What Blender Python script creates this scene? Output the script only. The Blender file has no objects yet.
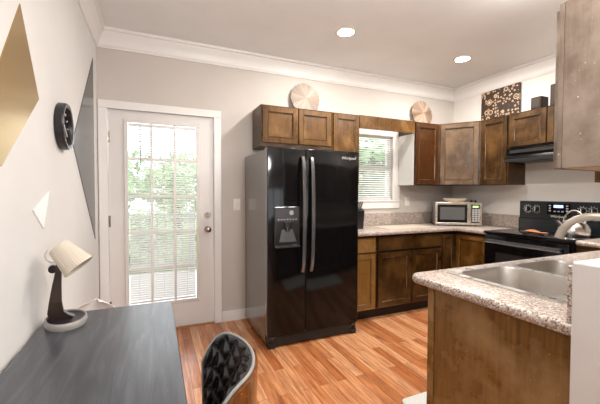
import bpy, bmesh, math, random
from mathutils import Vector, Matrix
random.seed(7)
PI = math.pi
S = bpy.context.scene
COL = S.collection

# ------------------------------------------------------------------ camera
YAW, PITCH, ROLL, FPX = math.radians(23.625), math.radians(-1.567), math.radians(0.154), 330.42
fw = Vector((math.sin(YAW)*math.cos(PITCH), math.cos(YAW)*math.cos(PITCH), math.sin(PITCH)))
rt = Vector((math.cos(YAW), -math.sin(YAW), 0)); up = rt.cross(fw)
rt2 = rt*math.cos(ROLL)+up*math.sin(ROLL); up2 = up*math.cos(ROLL)-rt*math.sin(ROLL)
cd = bpy.data.cameras.new('camera'); cd.sensor_width = 36; cd.lens = FPX*36/600; cd.clip_start = 0.02
cam = bpy.data.objects.new('camera', cd); COL.objects.link(cam)
M = Matrix((rt2, up2, -fw)).transposed().to_4x4(); M.translation = (0, 0, 1.307)
cam.matrix_world = M; S.camera = cam

# ------------------------------------------------------------------ world, exposure
wd = bpy.data.worlds.new('world'); S.world = wd; wd.use_nodes = True
bgn = wd.node_tree.nodes['Background']; bgn.inputs[0].default_value = (0.93, 0.97, 1.0, 1); bgn.inputs[1].default_value = 1.6
S.view_settings.view_transform = 'Standard'; S.view_settings.look = 'None'
S.view_settings.exposure = 1.4; S.view_settings.gamma = 1; S.view_settings.use_curve_mapping = False
LAMP_W = 9.5            # watts of each recessed downlight
FILL_GLOBE = 26.0           # glow of the added fill globes
DOME = 19.0              # glow of the added kitchen dome light
LAMP_COL = (1.0, 0.94, 0.87)

# ------------------------------------------------------------------ mesh helpers
def box(bm, x0, x1, y0, y1, z0, z1, bev=0.0, seg=2):
    r = bmesh.ops.create_cube(bm, size=1)
    vs = r['verts']
    for v in vs:
        v.co = Vector((x0+(v.co.x+.5)*(x1-x0), y0+(v.co.y+.5)*(y1-y0), z0+(v.co.z+.5)*(z1-z0)))
    if bev > 0:
        es = list({e for v in vs for e in v.link_edges})
        bmesh.ops.bevel(bm, geom=es, offset=bev, segments=seg, profile=0.5, affect='EDGES')
def new(): return bmesh.new()
def boxm(*a, **k):
    bm = new(); box(bm, *a, **k); return bm
def frames(pts):
    n = len(pts); out = []
    t0 = (pts[1]-pts[0]).normalized()
    nrm = t0.orthogonal().normalized()
    for i in range(n):
        t = (pts[min(i+1, n-1)]-pts[max(i-1, 0)]).normalized()
        nrm = (nrm - t*nrm.dot(t)).normalized()
        out.append((t, nrm, t.cross(nrm)))
    return out
def tube(bm, pts, r, seg=10, caps=True):
    pts = [Vector(p) for p in pts]; rs = r if isinstance(r, (list, tuple)) else [r]*len(pts)
    rings = []
    for p, rr, (t, a, b) in zip(pts, rs, frames(pts)):
        rings.append([bm.verts.new(p+(a*math.cos(2*PI*k/seg)+b*math.sin(2*PI*k/seg))*rr) for k in range(seg)])
    for q, w in zip(rings, rings[1:]):
        for k in range(seg):
            bm.faces.new((q[k], q[(k+1) % seg], w[(k+1) % seg], w[k]))
    if caps:
        bm.faces.new(rings[0][::-1]); bm.faces.new(rings[-1])
def lathe(bm, prof, seg=32, mat=None, closed=False):
    # prof: list of (r, z) around local z
    mat = mat or Matrix.Identity(4)
    rings = []
    for r, z in prof:
        if r < 1e-6: rings.append([bm.verts.new(mat @ Vector((0, 0, z)))])
        else: rings.append([bm.verts.new(mat @ Vector((r*math.cos(2*PI*k/seg), r*math.sin(2*PI*k/seg), z))) for k in range(seg)])
    pr = list(zip(rings, rings[1:]))
    if closed: pr.append((rings[-1], rings[0]))
    for q, w in pr:
        for k in range(seg):
            j = (k+1) % seg
            if len(q) == 1 and len(w) == 1: continue
            if len(q) == 1: bm.faces.new((q[0], w[j], w[k]))
            elif len(w) == 1: bm.faces.new((q[k], q[j], w[0]))
            else: bm.faces.new((q[k], q[j], w[j], w[k]))
def cyl(bm, c, ax, r, l, seg=20, r2=None):
    a = Vector(ax).normalized(); m = Matrix.Translation(Vector(c)) @ a.to_track_quat('Z', 'Y').to_matrix().to_4x4()
    r2 = r if r2 is None else r2
    lathe(bm, [(0, 0), (r, 0), (r2, l), (0, l)], seg, m)
def prism(bm, poly, f, d):
    # poly of 2D points, f maps (u, v, depth) -> Vector ; closed solid depth 0..d
    a = [bm.verts.new(f(u, v, 0)) for u, v in poly]; b = [bm.verts.new(f(u, v, d)) for u, v in poly]
    n = len(poly)
    bm.faces.new(a[::-1]); bm.faces.new(b)
    for k in range(n): bm.faces.new((a[k], a[(k+1) % n], b[(k+1) % n], b[k]))
ORG = {}
def link(name, bm, mat, parent=None, smooth=False, world=True):
    bmesh.ops.recalc_face_normals(bm, faces=bm.faces)
    me = bpy.data.meshes.new(name); o = bpy.data.objects.new(name, me); COL.objects.link(o)
    if parent is not None:
        o.parent = parent
        if world:
            org = ORG[parent.name]
            for v in bm.verts: v.co -= org
        ORG[o.name] = ORG[parent.name] if world else Vector((0, 0, 0))
    else:
        xs = [v.co for v in bm.verts]
        c = Vector(((min(p.x for p in xs)+max(p.x for p in xs))/2, (min(p.y for p in xs)+max(p.y for p in xs))/2, min(p.z for p in xs)))
        for v in bm.verts: v.co -= c
        o.location = c; ORG[o.name] = c
    bm.to_mesh(me); bm.free()
    for m in (mat if isinstance(mat, (list, tuple)) else [mat]): me.materials.append(m)
    if smooth:
        for p in me.polygons: p.use_smooth = True
        try: me.set_sharp_from_angle(angle=math.radians(38))
        except Exception: pass
    return o
def empty(name, loc, label=None, cat=None, group=None, rz=0):
    o = bpy.data.objects.new(name, None); COL.objects.link(o); o.location = loc; o.rotation_euler = (0, 0, rz)
    o.empty_display_size = .1
    ORG[o.name] = Vector(loc)
    if label: tag(o, label, cat, group)
    return o
def tag(o, label, cat, group=None):
    o['label'] = label; o['category'] = cat
    if group: o['group'] = group
    return o
def struct(name, bm, mat, smooth=False):
    o = link(name, bm, mat, None, smooth); o['kind'] = 'structure'; return o

# ------------------------------------------------------------------ materials
def nt(name):
    m = bpy.data.materials.new(name); m.use_nodes = True
    n = m.node_tree; b = n.nodes['Principled BSDF']
    return m, n, b
def plain(name, c, rough=.5, metal=0., spec=.5, coat=0.):
    m, n, b = nt(name)
    b.inputs['Base Color'].default_value = (*c, 1); b.inputs['Roughness'].default_value = rough
    b.inputs['Metallic'].default_value = metal; b.inputs['Specular IOR Level'].default_value = spec
    b.inputs['Coat Weight'].default_value = coat
    return m
def N(n, t, **k):
    x = n.nodes.new(t)
    for a, v in k.items(): setattr(x, a, v)
    return x
def coords(n, scale=(1, 1, 1), rnd=False, space='Object'):
    tc = N(n, 'ShaderNodeTexCoord'); mp = N(n, 'ShaderNodeMapping')
    n.links.new(tc.outputs[space], mp.inputs[0]); mp.inputs['Scale'].default_value = scale
    if rnd:
        oi = N(n, 'ShaderNodeObjectInfo'); ml = N(n, 'ShaderNodeMath', operation='MULTIPLY'); ml.inputs[1].default_value = 37.0
        n.links.new(oi.outputs['Random'], ml.inputs[0]); n.links.new(ml.outputs[0], mp.inputs['Location'])
    return mp
def ramp(n, src, stops):
    r = N(n, 'ShaderNodeValToRGB'); e = r.color_ramp.elements
    while len(e) < len(stops): e.new(.5)
    for x, (p, c) in zip(e, stops): x.position = p; x.color = (*c, 1)
    n.links.new(src, r.inputs[0]); return r
def mixc(n, fac, a, b, mode='MIX'):
    x = N(n, 'ShaderNodeMix', data_type='RGBA', blend_type=mode)
    for s, v in ((x.inputs[0], fac), (x.inputs[6], a), (x.inputs[7], b)):
        if isinstance(v, (int, float)): s.default_value = v
        elif isinstance(v, tuple): s.default_value = (*v, 1)
        else: n.links.new(v, s)
    return x.outputs[2]
def noise(n, vec, scale, detail=3, rough=.55):
    x = N(n, 'ShaderNodeTexNoise'); x.inputs['Scale'].default_value = scale; x.inputs['Detail'].default_value = detail
    x.inputs['Roughness'].default_value = rough; n.links.new(vec.outputs[0], x.inputs['Vector']); return x.outputs['Fac']
def bump(n, b, h, st, dist=.002):
    x = N(n, 'ShaderNodeBump'); x.inputs['Strength'].default_value = st; x.inputs['Distance'].default_value = dist
    n.links.new(h, x.inputs['Height']); n.links.new(x.outputs[0], b.inputs['Normal'])

def paint(name, c, var=.03, rough=.6, spec=.3):
    m, n, b = nt(name); v = coords(n)
    f = noise(n, v, 2.2, 3); r = ramp(n, f, [(.3, tuple(x*(1-var) for x in c)), (.7, tuple(min(1, x*(1+var)) for x in c))])
    n.links.new(r.outputs[0], b.inputs['Base Color']); b.inputs['Roughness'].default_value = rough; b.inputs['Specular IOR Level'].default_value = spec
    bump(n, b, noise(n, v, 220, 2), .06, .001)
    return m
def wood(name, dark, mid, worn, wear=.62, rough=.32, soft=.12, spec=.4, axis='z'):
    """stained lacquered wood with grain along one axis, scuffed worn patches and pale specks"""
    m, n, b = nt(name)
    sc = {'z': (9, 9, .7), 'x': (.7, 9, 9), 'y': (9, .7, 9)}[axis]
    g = coords(n, sc, True); p = coords(n, (1, 1, 1), True)
    gr = noise(n, g, 7, 5, .65)
    c1 = ramp(n, gr, [(.3, dark), (.72, mid)]).outputs[0]
    big = noise(n, p, 4.5, 4, .6)
    wf = ramp(n, big, [(wear-soft, (0, 0, 0)), (wear+soft, (1, 1, 1))]).outputs[0]
    c2 = mixc(n, wf, c1, worn)
    sp = noise(n, p, 95, 2, .5)
    sf = ramp(n, sp, [(.735, (0, 0, 0)), (.77, (1, 1, 1))]).outputs[0]
    c3 = mixc(n, sf, c2, tuple(min(1, x*1.3+.25) for x in worn))
    n.links.new(c3, b.inputs['Base Color'])
    rr = ramp(n, big, [(.3, (rough*.8,)*3), (.7, (min(1, rough*1.5),)*3)]).outputs[0]
    n.links.new(rr, b.inputs['Roughness']); b.inputs['Specular IOR Level'].default_value = spec
    bump(n, b, gr, .12, .001)
    return m
def granite(name):
    m, n, b = nt(name); p = coords(n)
    vo = N(n, 'ShaderNodeTexVoronoi'); vo.inputs['Scale'].default_value = 185; n.links.new(p.outputs[0], vo.inputs['Vector'])
    sx = N(n, 'ShaderNodeSeparateColor'); n.links.new(vo.outputs['Color'], sx.inputs[0])
    c = ramp(n, sx.outputs[0], [(0.0, (.085, .06, .05)), (.13, (.25, .18, .145)), (.32, (.44, .365, .31)), (.60, (.58, .52, .47)), (.86, (.74, .71, .68))])
    c.color_ramp.interpolation = 'CONSTANT'
    big = noise(n, p, 45, 3)
    c2 = mixc(n, ramp(n, big, [(.38, (0, 0, 0)), (.66, (.55, .55, .55))]).outputs[0], c.outputs[0], (.36, .27, .225))
    n.links.new(c2, b.inputs['Base Color']); b.inputs['Roughness'].default_value = .28; b.inputs['Specular IOR Level'].default_value = .5
    return m
def floor_mat():
    m, n, b = nt('oak_floor'); tc = N(n, 'ShaderNodeTexCoord'); mp = N(n, 'ShaderNodeMapping')
    n.links.new(tc.outputs['Object'], mp.inputs[0]); mp.inputs['Rotation'].default_value = (0, 0, PI/2)
    br = N(n, 'ShaderNodeTexBrick'); n.links.new(mp.outputs[0], br.inputs['Vector'])
    br.offset = .37; br.offset_frequency = 2; br.inputs['Scale'].default_value = 1
    br.inputs['Brick Width'].default_value = .82; br.inputs['Row Height'].default_value = .072
    br.inputs['Mortar Size'].default_value = .0011; br.inputs['Mortar Smooth'].default_value = .1; br.inputs['Bias'].default_value = 0
    br.inputs['Color1'].default_value = (0, 0, 0, 1); br.inputs['Color2'].default_value = (1, 1, 1, 1); br.inputs['Mortar'].default_value = (.5, .5, .5, 1)
    sep = N(n, 'ShaderNodeSeparateColor'); n.links.new(br.outputs['Color'], sep.inputs[0])
    # per-plank offset of the grain
    g = N(n, 'ShaderNodeMapping'); n.links.new(tc.outputs['Object'], g.inputs[0]); g.inputs['Scale'].default_value = (22, 1.6, 1)
    cmb = N(n, 'ShaderNodeCombineXYZ'); ml = N(n, 'ShaderNodeMath', operation='MULTIPLY'); ml.inputs[1].default_value = 31
    n.links.new(sep.outputs[0], ml.inputs[0])
    for k in range(3): n.links.new(ml.outputs[0], cmb.inputs[k])
    n.links.new(cmb.outputs[0], g.inputs['Location'])
    gr = noise(n, g, 2.4, 6, .68)
    base = ramp(n, sep.outputs[0], [(0, (.44, .150, .052)), (.45, (.59, .245, .105)), (1, (.76, .41, .225))]).outputs[0]
    gc = ramp(n, gr, [(.30, (.26, .16, .12)), (.46, (.80, .74, .68)), (.68, (1.15, 1.15, 1.12))]).outputs[0]
    c = mixc(n, 1.0, base, gc, 'MULTIPLY')
    c = mixc(n, br.outputs['Fac'], c, (.10, .035, .012))
    n.links.new(c, b.inputs['Base Color'])
    rr = ramp(n, gr, [(.3, (.30,)*3), (.7, (.19,)*3)]).outputs[0]; n.links.new(rr, b.inputs['Roughness'])
    b.inputs['Specular IOR Level'].default_value = .5
    bump(n, b, br.outputs['Fac'], -.15, .001)
    return m
def desk_mat():
    m, n, b = nt('blackened_woodgrain'); g = coords(n, (14, 1.1, 14))
    nz = N(n, 'ShaderNodeTexNoise'); nz.inputs['Scale'].default_value = 2.6; nz.inputs['Detail'].default_value = 7; nz.inputs['Roughness'].default_value = .66
    nz.inputs['Distortion'].default_value = .9; n.links.new(g.outputs[0], nz.inputs['Vector'])
    c = ramp(n, nz.outputs['Fac'], [(.28, (.020, .022, .027)), (.52, (.045, .05, .06)), (.75, (.095, .105, .125))])
    n.links.new(c.outputs[0], b.inputs['Base Color']); b.inputs['Roughness'].default_value = .30; b.inputs['Specular IOR Level'].default_value = .9
    bump(n, b, nz.outputs['Fac'], .25, .001); return m
def glass_mat(name='window_glass'):
    m = bpy.data.materials.new(name); m.use_nodes = True; n = m.node_tree; n.nodes.clear()
    o = N(n, 'ShaderNodeOutputMaterial'); t = N(n, 'ShaderNodeBsdfTransparent'); g = N(n, 'ShaderNodeBsdfGlossy'); g.inputs['Roughness'].default_value = .02
    f = N(n, 'ShaderNodeFresnel'); f.inputs[0].default_value = 1.45; mx = N(n, 'ShaderNodeMixShader')
    n.links.new(f.outputs[0], mx.inputs[0]); n.links.new(t.outputs[0], mx.inputs[1]); n.links.new(g.outputs[0], mx.inputs[2]); n.links.new(mx.outputs[0], o.inputs[0])
    return m
def emit(name, c, s):
    m, n, b = nt(name); b.inputs['Base Color'].default_value = (*c, 1); b.inputs['Emission Color'].default_value = (*c, 1); b.inputs['Emission Strength'].default_value = s; return m
def steel(name, c=(.72, .71, .69), rough=.28, sc=(1, 60, 60)):
    m, n, b = nt(name); v = coords(n, sc); f = noise(n, v, 6, 3)
    r = ramp(n, f, [(.3, (rough*.75,)*3), (.7, (rough*1.3,)*3)]); n.links.new(r.outputs[0], b.inputs['Roughness'])
    b.inputs['Base Color'].default_value = (*c, 1); b.inputs['Metallic'].default_value = 1; return m

WALL_L = paint('wall_paint_white', (.73, .715, .70))
WALL_B = paint('wall_paint_greige', (.60, .555, .515))
WALL_R = paint('wall_paint_cream', (.74, .705, .665))
CEIL = paint('ceiling_paint', (.87, .88, .88))
TRIM = paint('trim_paint', (.84, .82, .80), .015, .35, .5)
DOORP = paint('door_paint', (.76, .735, .715), .02, .4, .5)
FLOOR = floor_mat()
DARKW = (.020, .0085, .0022); MIDW = (.064, .028, .006); WORN = (.27, .16, .075)
W_GOLD = wood('golden_brown_stain', (.052, .022, .0035), (.155, .066, .008), (.24, .12, .034), .62, .28)
W_DARK = wood('dark_brown_stain', DARKW, MIDW, (.13, .062, .015), .58, .30)
W_RED = wood('reddish_brown_stain', (.032, .010, .0022), (.082, .028, .0055), (.11, .045, .012), .68, .30)
W_SCUFF = wood('scuffed_brown_stain', (.036, .017, .006), (.080, .040, .014), (.15, .09, .048), .52, .34)
W_LIGHT = wood('light_oak_stain', (.17, .08, .017), (.26, .13, .032), (.32, .18, .065), .64, .34)
W_TAUPE = wood('glare_taupe_veneer', (.080, .055, .038), (.125, .090, .066), (.185, .142, .110), .55, .40)  # taupe has the glare on the brown lacquer put into its colour
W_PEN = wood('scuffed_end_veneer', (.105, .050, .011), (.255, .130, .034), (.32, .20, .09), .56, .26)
W_EDGE = wood('rubbed_highlight_wood', (.075, .038, .014), (.14, .08, .038), (.33, .24, .17), .55, .4)  # bead wood rubbed pale, with the light caught on mouldings in its colour
W_BARE = wood('bare_plywood', (.50, .27, .11), (.66, .40, .20), (.70, .46, .26), .5, .5)
KICK = plain('toe_kick_black', (.010, .008, .007), .5)
GAPB = plain('frame_dark_brown', (.028, .014, .006), .4)
PALE = paint('pale_grey_gloss', (.60, .59, .56), .03, .25, .5)
GRAN = granite('speckled_laminate')
BLACKG = plain('black_gloss', (.004, .004, .0045), .09, 0, .3)
BLACKS = plain('black_satin', (.012, .012, .013), .32, 0, .5)
def fridge_side():
    m, n, b = nt('fridge_side_textured'); v = coords(n); f = noise(n, v, 60, 3, .7)
    b.inputs['Base Color'].default_value = (.050, .048, .047, 1); b.inputs['Metallic'].default_value = .0
    b.inputs['Specular IOR Level'].default_value = 1.0; b.inputs['Coat Weight'].default_value = .8; b.inputs['Coat Roughness'].default_value = .12
    r = ramp(n, f, [(.35, (.17,)*3), (.65, (.25,)*3)]); n.links.new(r.outputs[0], b.inputs['Roughness'])
    bump(n, b, f, .012, .0006); return m
FSIDE = fridge_side()
GREYM = plain('dark_grey_metal', (.085, .088, .09), .26, .7)
STEEL = steel('brushed_steel'); SINKM = steel('sink_steel', (.50, .47, .44), .44, (3, 3, 3)); RIMM = steel('rim_steel', (.68, .66, .64), .32, (4, 4, 4))
CHROME = plain('chrome', (.82, .82, .82), .08, 1)
NICKEL = plain('aged_nickel', (.42, .38, .33), .25, 1)
FAUC = plain('beige_faucet_enamel', (.30, .26, .215), .3, .25, .5)
WHITE = plain('white_plastic', (.80, .78, .75), .4)
GLASS = glass_mat()
LENS = emit('lamp_lens', (1, .95, .86), 14)

# ------------------------------------------------------------------ room shell
L, R, D, CZ = -0.46, 3.775, 3.352, 2.72
REAR = -2.7; T = .14
DX0, DX1, DZ1 = -.395, .545, 2.062       # door opening
WX0, WX1, WZ0, WZ1 = 2.10, 2.735, 1.222, 2.03   # kitchen window opening
struct('floor', boxm(L-T, R+T, REAR-T, D+T, -.06, 0), FLOOR)
struct('ceiling', boxm(L-T, R+T, REAR-T, D+T, CZ, CZ+.08), CEIL)
struct('wall_left', boxm(L-T, L, REAR-T, D+T, 0, CZ), WALL_L)
struct('wall_right', boxm(R, R+T, REAR-T, D+T, 0, CZ), WALL_R)
RW = (0.9, 3.2, .95, 2.25)
bm = new()
for a in ((L, RW[0], 0, CZ), (RW[1], R, 0, CZ), (RW[0], RW[1], 0, RW[2]), (RW[0], RW[1], RW[3], CZ)): box(bm, a[0], a[1], REAR-T, REAR, a[2], a[3])
struct('wall_rear', bm, WALL_L)
bm = new()
for a in ((L, DX0, 0, CZ), (DX0, DX1, DZ1, CZ), (DX1, WX0, 0, CZ), (WX0, WX1, 0, WZ0), (WX0, WX1, WZ1, CZ), (WX1, R, 0, CZ)):
    box(bm, a[0], a[1], D, D+T, a[2], a[3])
struct('wall_back', bm, WALL_B)
struct('wall_partition', boxm(1.66, R, .43, .555, 0, CZ), WALL_R)
hw = new(); box(hw, 1.1, 1.66, .43, .555, 0, 1.112, .006)
struct('wall_half', hw, paint('half_wall_paint', (.62, .605, .595)))

# crown moulding, one mitred run around the room
def crown(name, pts, mat):
    prof = [(0, 0), (.010, 0), (.013, .014), (.020, .020), (.024, .045), (.040, .085), (.058, .112), (.062, .128), (.074, .133), (.078, .155), (0, .155)]
    bm = new(); n = len(pts); rows = []
    cen = Vector((sum(p[0] for p in pts)/n, sum(p[1] for p in pts)/n))
    for p in pts:
        sx = 1 if p[0] < cen.x else -1; sy = 1 if p[1] < cen.y else -1
        rows.append([bm.verts.new((p[0]+sx*u, p[1]+sy*u, CZ-.155+v)) for u, v in prof])
    for i in range(n):
        a, b = rows[i], rows[(i+1) % n]
        for k in range(len(prof)): bm.faces.new((a[k], a[(k+1) % len(prof)], b[(k+1) % len(prof)], b[k]))
    return struct(name, bm, mat, True)
crown('trim_1', [(L, .555), (R, .555), (R, D), (L, D)], TRIM) if False else crown('trim_1', [(L, REAR), (R, REAR), (R, D), (L, D)], TRIM)
def baseboard(name, x0, x1, y0, y1):
    bm = new(); box(bm, x0, x1, y0, y1, 0, .105, .004); return struct(name, bm, TRIM)
baseboard('baseboard_back', .605, .88, D-.016, D)
baseboard('baseboard_left', L, L+.016, REAR, D-.02)
baseboard('baseboard_corner', L+.017, -.452+.01, D-.016, D)

# door casing
bm = new()
for a in ((-.452, DX0+.012, 0, 2.045), (DX1-.012, .603, 0, 2.045), (-.452, .603, 2.045, 2.115)):
    box(bm, a[0], a[1], D-.018, D, a[2], a[3], .004)
box(bm, DX0-.0, DX0+.012, D, D+T, 0, DZ1); box(bm, DX1-.012, DX1, D, D+T, 0, DZ1); box(bm, DX0+.012, DX1-.012, D, D+T, DZ1-.012, DZ1)
struct('trim_2', bm, TRIM)
struct('trim_3', boxm(DX0+.012, DX1-.012, D-.01, D+T, 0, .012), plain('threshold_oak', (.42, .22, .10), .4))

# ------------------------------------------------------------------ exterior door with blind
S0, S1 = DX0+.017, DX1-.017          # slab
yd = D+.012                            # slab face
door = empty('door_1', (S0, yd, 0)); door['kind'] = 'structure'
gx0, gx1, gz0, gz1 = -.235, .375, .265, 1.950
bm = new()
for a in ((S0, gx0, .014, DZ1-.016), (gx1, S1, .014, DZ1-.016), (gx0, gx1, .014, gz0), (gx0, gx1, gz1, DZ1-.016)):
    box(bm, a[0], a[1], yd, yd+.044, a[2], a[3])
link('slab', bm, DOORP, door)
def ring(bm, x0, x1, z0, z1, w, y0, y1, bev=.003):
    for a in ((x0, x1, z0, z0+w), (x0, x1, z1-w, z1), (x0, x0+w, z0+w, z1-w), (x1-w, x1, z0+w, z1-w)):
        box(bm, a[0], a[1], y0, y1, a[2], a[3], bev, 1)
bm = new(); ring(bm, gx0-.022, gx1+.022, gz0-.022, gz1+.022, .034, yd-.012, yd, .004)
link('glass_frame', bm, DOORP, door)
link('pane', boxm(gx0, gx1, yd+.030, yd+.033, gz0, gz1), GLASS, door)
bm = new()
for k in (1, 2): x = gx0+(gx1-gx0)*k/3; box(bm, x-.011, x+.011, yd-.002, yd+.003, gz0, gz1)
for k in range(1, 5): z = gz0+(gz1-gz0)*k/5; box(bm, gx0, gx1, yd-.0015, yd+.0025, z-.011, z+.011)
link('muntin_grid', bm, TRIM, door)
def blind(parent, x0, x1, z0, z1, y, pitch, w, tilt, mat, wand=None):
    bm = new(); n = int((z1-.03-z0-.02)/pitch); t = math.radians(tilt)
    for k in range(n):
        z = z0+.024+pitch*(k+.5); c, s = math.cos(t)*w/2, math.sin(t)*w/2
        pr = [(-c, -s), (0, .0016), (c, s), (c, s+.0008), (0, .0026), (-c, -s+.0008)]
        prism(bm, [(u, v) for u, v in pr], lambda u, v, d: Vector((x0+.004+d, y+u, z+v)), x1-x0-.008)
    o = link('blind_slats', bm, mat, parent)
    bm = new(); box(bm, x0, x1, y-w/2, y+w/2, z1-.026, z1, .002, 1); link('blind_headrail', bm, TRIM, parent)
    bm = new(); box(bm, x0+.002, x1-.002, y-w/2, y+w/2, z0, z0+.018, .003, 1); link('blind_bottom_rail', bm, TRIM, parent)
    bm = new()
    for q in (.14, .5, .86):
        x = x0+(x1-x0)*q
        tube(bm, [(x, y-w/2-.001, z0+.01), (x, y-w/2-.001, z1-.02)], .0009, 5)
    link('blind_cord', bm, TRIM, parent)
    if wand:
        bm = new(); tube(bm, [(wand[0], y-w/2-.006, z1-.02), (wand[0]+.002, y-w/2-.006, wand[1])], .004, 8)
        link('blind_wand', bm, plain('wand_grey', (.25, .25, .25), .3), parent)
SLAT = plain('blind_slat_white', (.88, .88, .87), .4)
_n = SLAT.node_tree; _t = N(_n, 'ShaderNodeBsdfTranslucent'); _t.inputs[0].default_value = (.88, .88, .87, 1); _m = N(_n, 'ShaderNodeMixShader'); _m.inputs[0].default_value = .12
_n.links.new(_n.nodes['Principled BSDF'].outputs[0], _m.inputs[1]); _n.links.new(_t.outputs[0], _m.inputs[2]); _n.links.new(_m.outputs[0], _n.nodes['Material Output'].inputs[0])
blind(door, gx0+.014, gx1-.014, gz0+.014, gz1-.014, yd+.0165, .0215, .021, 36, SLAT, (-.125, 1.56))
for z in (1.086, .945):
    bm = new(); kx = .472
    cyl(bm, (kx, yd, z), (0, -1, 0), .031, .008, 24)
    if z > 1: cyl(bm, (kx, yd-.008, z), (0, -1, 0), .022, .014, 24, .019); box(bm, kx-.004, kx+.004, yd-.036, yd-.020, z-.016, z+.016, .002, 1)
    else: lathe(bm, [(.012, 0), (.011, .025), (.020, .032), (.028, .044), (.027, .058), (.016, .066), (0, .067)], 24, Matrix.Translation((kx, yd-.006, z)) @ Matrix.Rotation(PI/2, 4, 'X'))
    link('deadbolt' if z > 1 else 'door_knob', bm, NICKEL, door, True)
for z in (1.80, 1.05, .28):
    bm = new(); box(bm, S0-.010, S0+.012, yd-.004, yd, z-.05, z+.05); cyl(bm, (S0-.003, yd-.008, z-.05), (0, 0, 1), .007, .10, 10)
    link('hinge', bm, NICKEL, door, True)

# ------------------------------------------------------------------ kitchen window
win = empty('window_1', (WX0, D, WZ0)); win['kind'] = 'structure'
bm = new(); ring(bm, WX0-.105, WX1+.105, WZ0-.105, WZ1+.085, .105, D-.018, D, .004)
link('casing', bm, TRIM, win)
bm = new(); box(bm, WX0-.12, WX1+.10, D-.030, D, WZ0-.018, WZ0, .004); link('sill', bm, TRIM, win)
bm = new(); ring(bm, WX0, WX1, WZ0, WZ1, .035, D+.05, D+.10, .002); box(bm, WX0, WX1, D+.055, D+.095, 1.60, 1.65)
link('window_frame', bm, TRIM, win)
link('pane', boxm(WX0+.03, WX1-.03, D+.070, D+.074, WZ0+.03, WZ1-.03), GLASS, win)
blind(win, WX0+.006, WX1-.006, WZ0+.004, WZ1-.002, D+.02, .0265, .025, 34, SLAT)

rw = empty('fill_window', (RW[0], REAR, RW[2])); rw['kind'] = 'structure'  # unseen rear window added to let in daylight and brighten the room
bm = new(); ring(bm, RW[0]-.08, RW[1]+.08, RW[2]-.08, RW[3]+.08, .08, REAR, REAR+.02, .004); link('casing', bm, TRIM, rw)
bm = new(); ring(bm, RW[0], RW[1], RW[2], RW[3], .05, REAR-.10, REAR-.05, .002)
for k in (1, 2): x = RW[0]+(RW[1]-RW[0])*k/3; box(bm, x-.03, x+.03, REAR-.10, REAR-.05, RW[2], RW[3])
link('window_frame', bm, TRIM, rw)
link('pane', boxm(RW[0]+.03, RW[1]-.03, REAR-.078, REAR-.074, RW[2]+.03, RW[3]-.03), GLASS, rw)

# ------------------------------------------------------------------ outside: deck, rail, trees
struct('deck', boxm(-3.5, 6.5, D+T, D+3.0, -.22, -.12), plain('deck_boards', (.62, .60, .57), .7))
struct('lawn', boxm(-30, 30, D+3.0, D+32, -.9, -.8), plain('lawn_green', (.20, .30, .10), .9))
def railing():
    r = tag(bpy.data.objects.new('deck_railing', None), 'grey wooden deck railing outside the glazed door', 'railing'); COL.objects.link(r)
    r.location = (0, D+2.9, -.12); ORG[r.name] = Vector(r.location)
    mt = plain('weathered_rail', (.30, .30, .31), .7); y = D+2.9
    bm = new(); box(bm, -3.4, 6.4, y-.06, y+.06, .86, .91); link('top_rail', bm, mt, r)
    bm = new(); box(bm, -3.4, 6.4, y-.02, y+.02, 0.0, .07); link('bottom_rail', bm, mt, r)
    bm = new()
    x = -3.35
    while x < 6.4: box(bm, x-.018, x+.018, y-.018, y+.018, .07, .86); x += .135
    o = link('baluster', bm, mt, r); o['kind'] = 'stuff'
    for x in (-3.4, -1.4, .6, 2.6, 4.6, 6.4): link('post', boxm(x-.045, x+.045, y-.045, y+.045, -.12, 1.0), mt, r)
railing()
LEAF = [plain('leaf_%s' % k, c, .6) for k, c in (('mid', (.26, .42, .19)), ('pale', (.38, .52, .29)), ('deep', (.18, .30, .14)))]
BARK = plain('bark', (.12, .085, .06), .8)
def tree(name, x, y, h, r, n, mi, label, cat, zb=-.8, squash=1.0):
    e = empty(name, (x, y, zb), label, cat)
    bm = new(); tube(bm, [(x, y, zb), (x+.05, y, zb+h*.3), (x-.03, y+.02, zb+h*.62)], [r*.09, r*.065, r*.03], 8); link('trunk', bm, BARK, e, True)
    bm = new()
    for k in range(n):
        d = Vector((random.gauss(0, 1), random.gauss(0, 1), random.gauss(0, 1))).normalized()*r*(random.random()**.45)
        lump = 1+.28*math.sin(d.x*4/r+x)*math.cos(d.z*5/r+y)
        p = Vector((x, y, zb+h-r*squash))+Vector((d.x*lump, d.y*lump, d.z*squash*lump))
        s = random.uniform(.07, .14)*max(1, r*.8); q = Vector((random.gauss(0, 1), random.gauss(0, 1), random.gauss(0, 1))).normalized(); w = q.orthogonal().normalized()
        bm.faces.new([bm.verts.new(p+v) for v in (q*s, w*s*.5, -q*s, -w*s*.5)])
    link('foliage', bm, LEAF[mi], e)
tree('garden_tree', -1.9, D+7.5, 3.9, 1.75, 2600, 0, 'green tree outside the door, at the left side of its glass', 'tree')
tree('garden_tree', .9, D+12.5, 3.9, 1.55, 2300, 1, 'pale green tree outside behind the middle of the door glass', 'tree')
tree('garden_shrub', -.3, D+5.4, 1.75, .9, 1300, 1, 'low pale green shrub just beyond the railing, seen through the lower door glass', 'shrub')
tree('garden_shrub', 1.75, D+6.0, 1.6, .85, 1200, 0, 'mid green shrub just beyond the railing, seen at the right of the lower door glass', 'shrub')
tree('garden_tree', 6.5, D+5.6, 4.4, 2.0, 3000, 2, 'dark green tree outside the kitchen window', 'tree')

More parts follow.
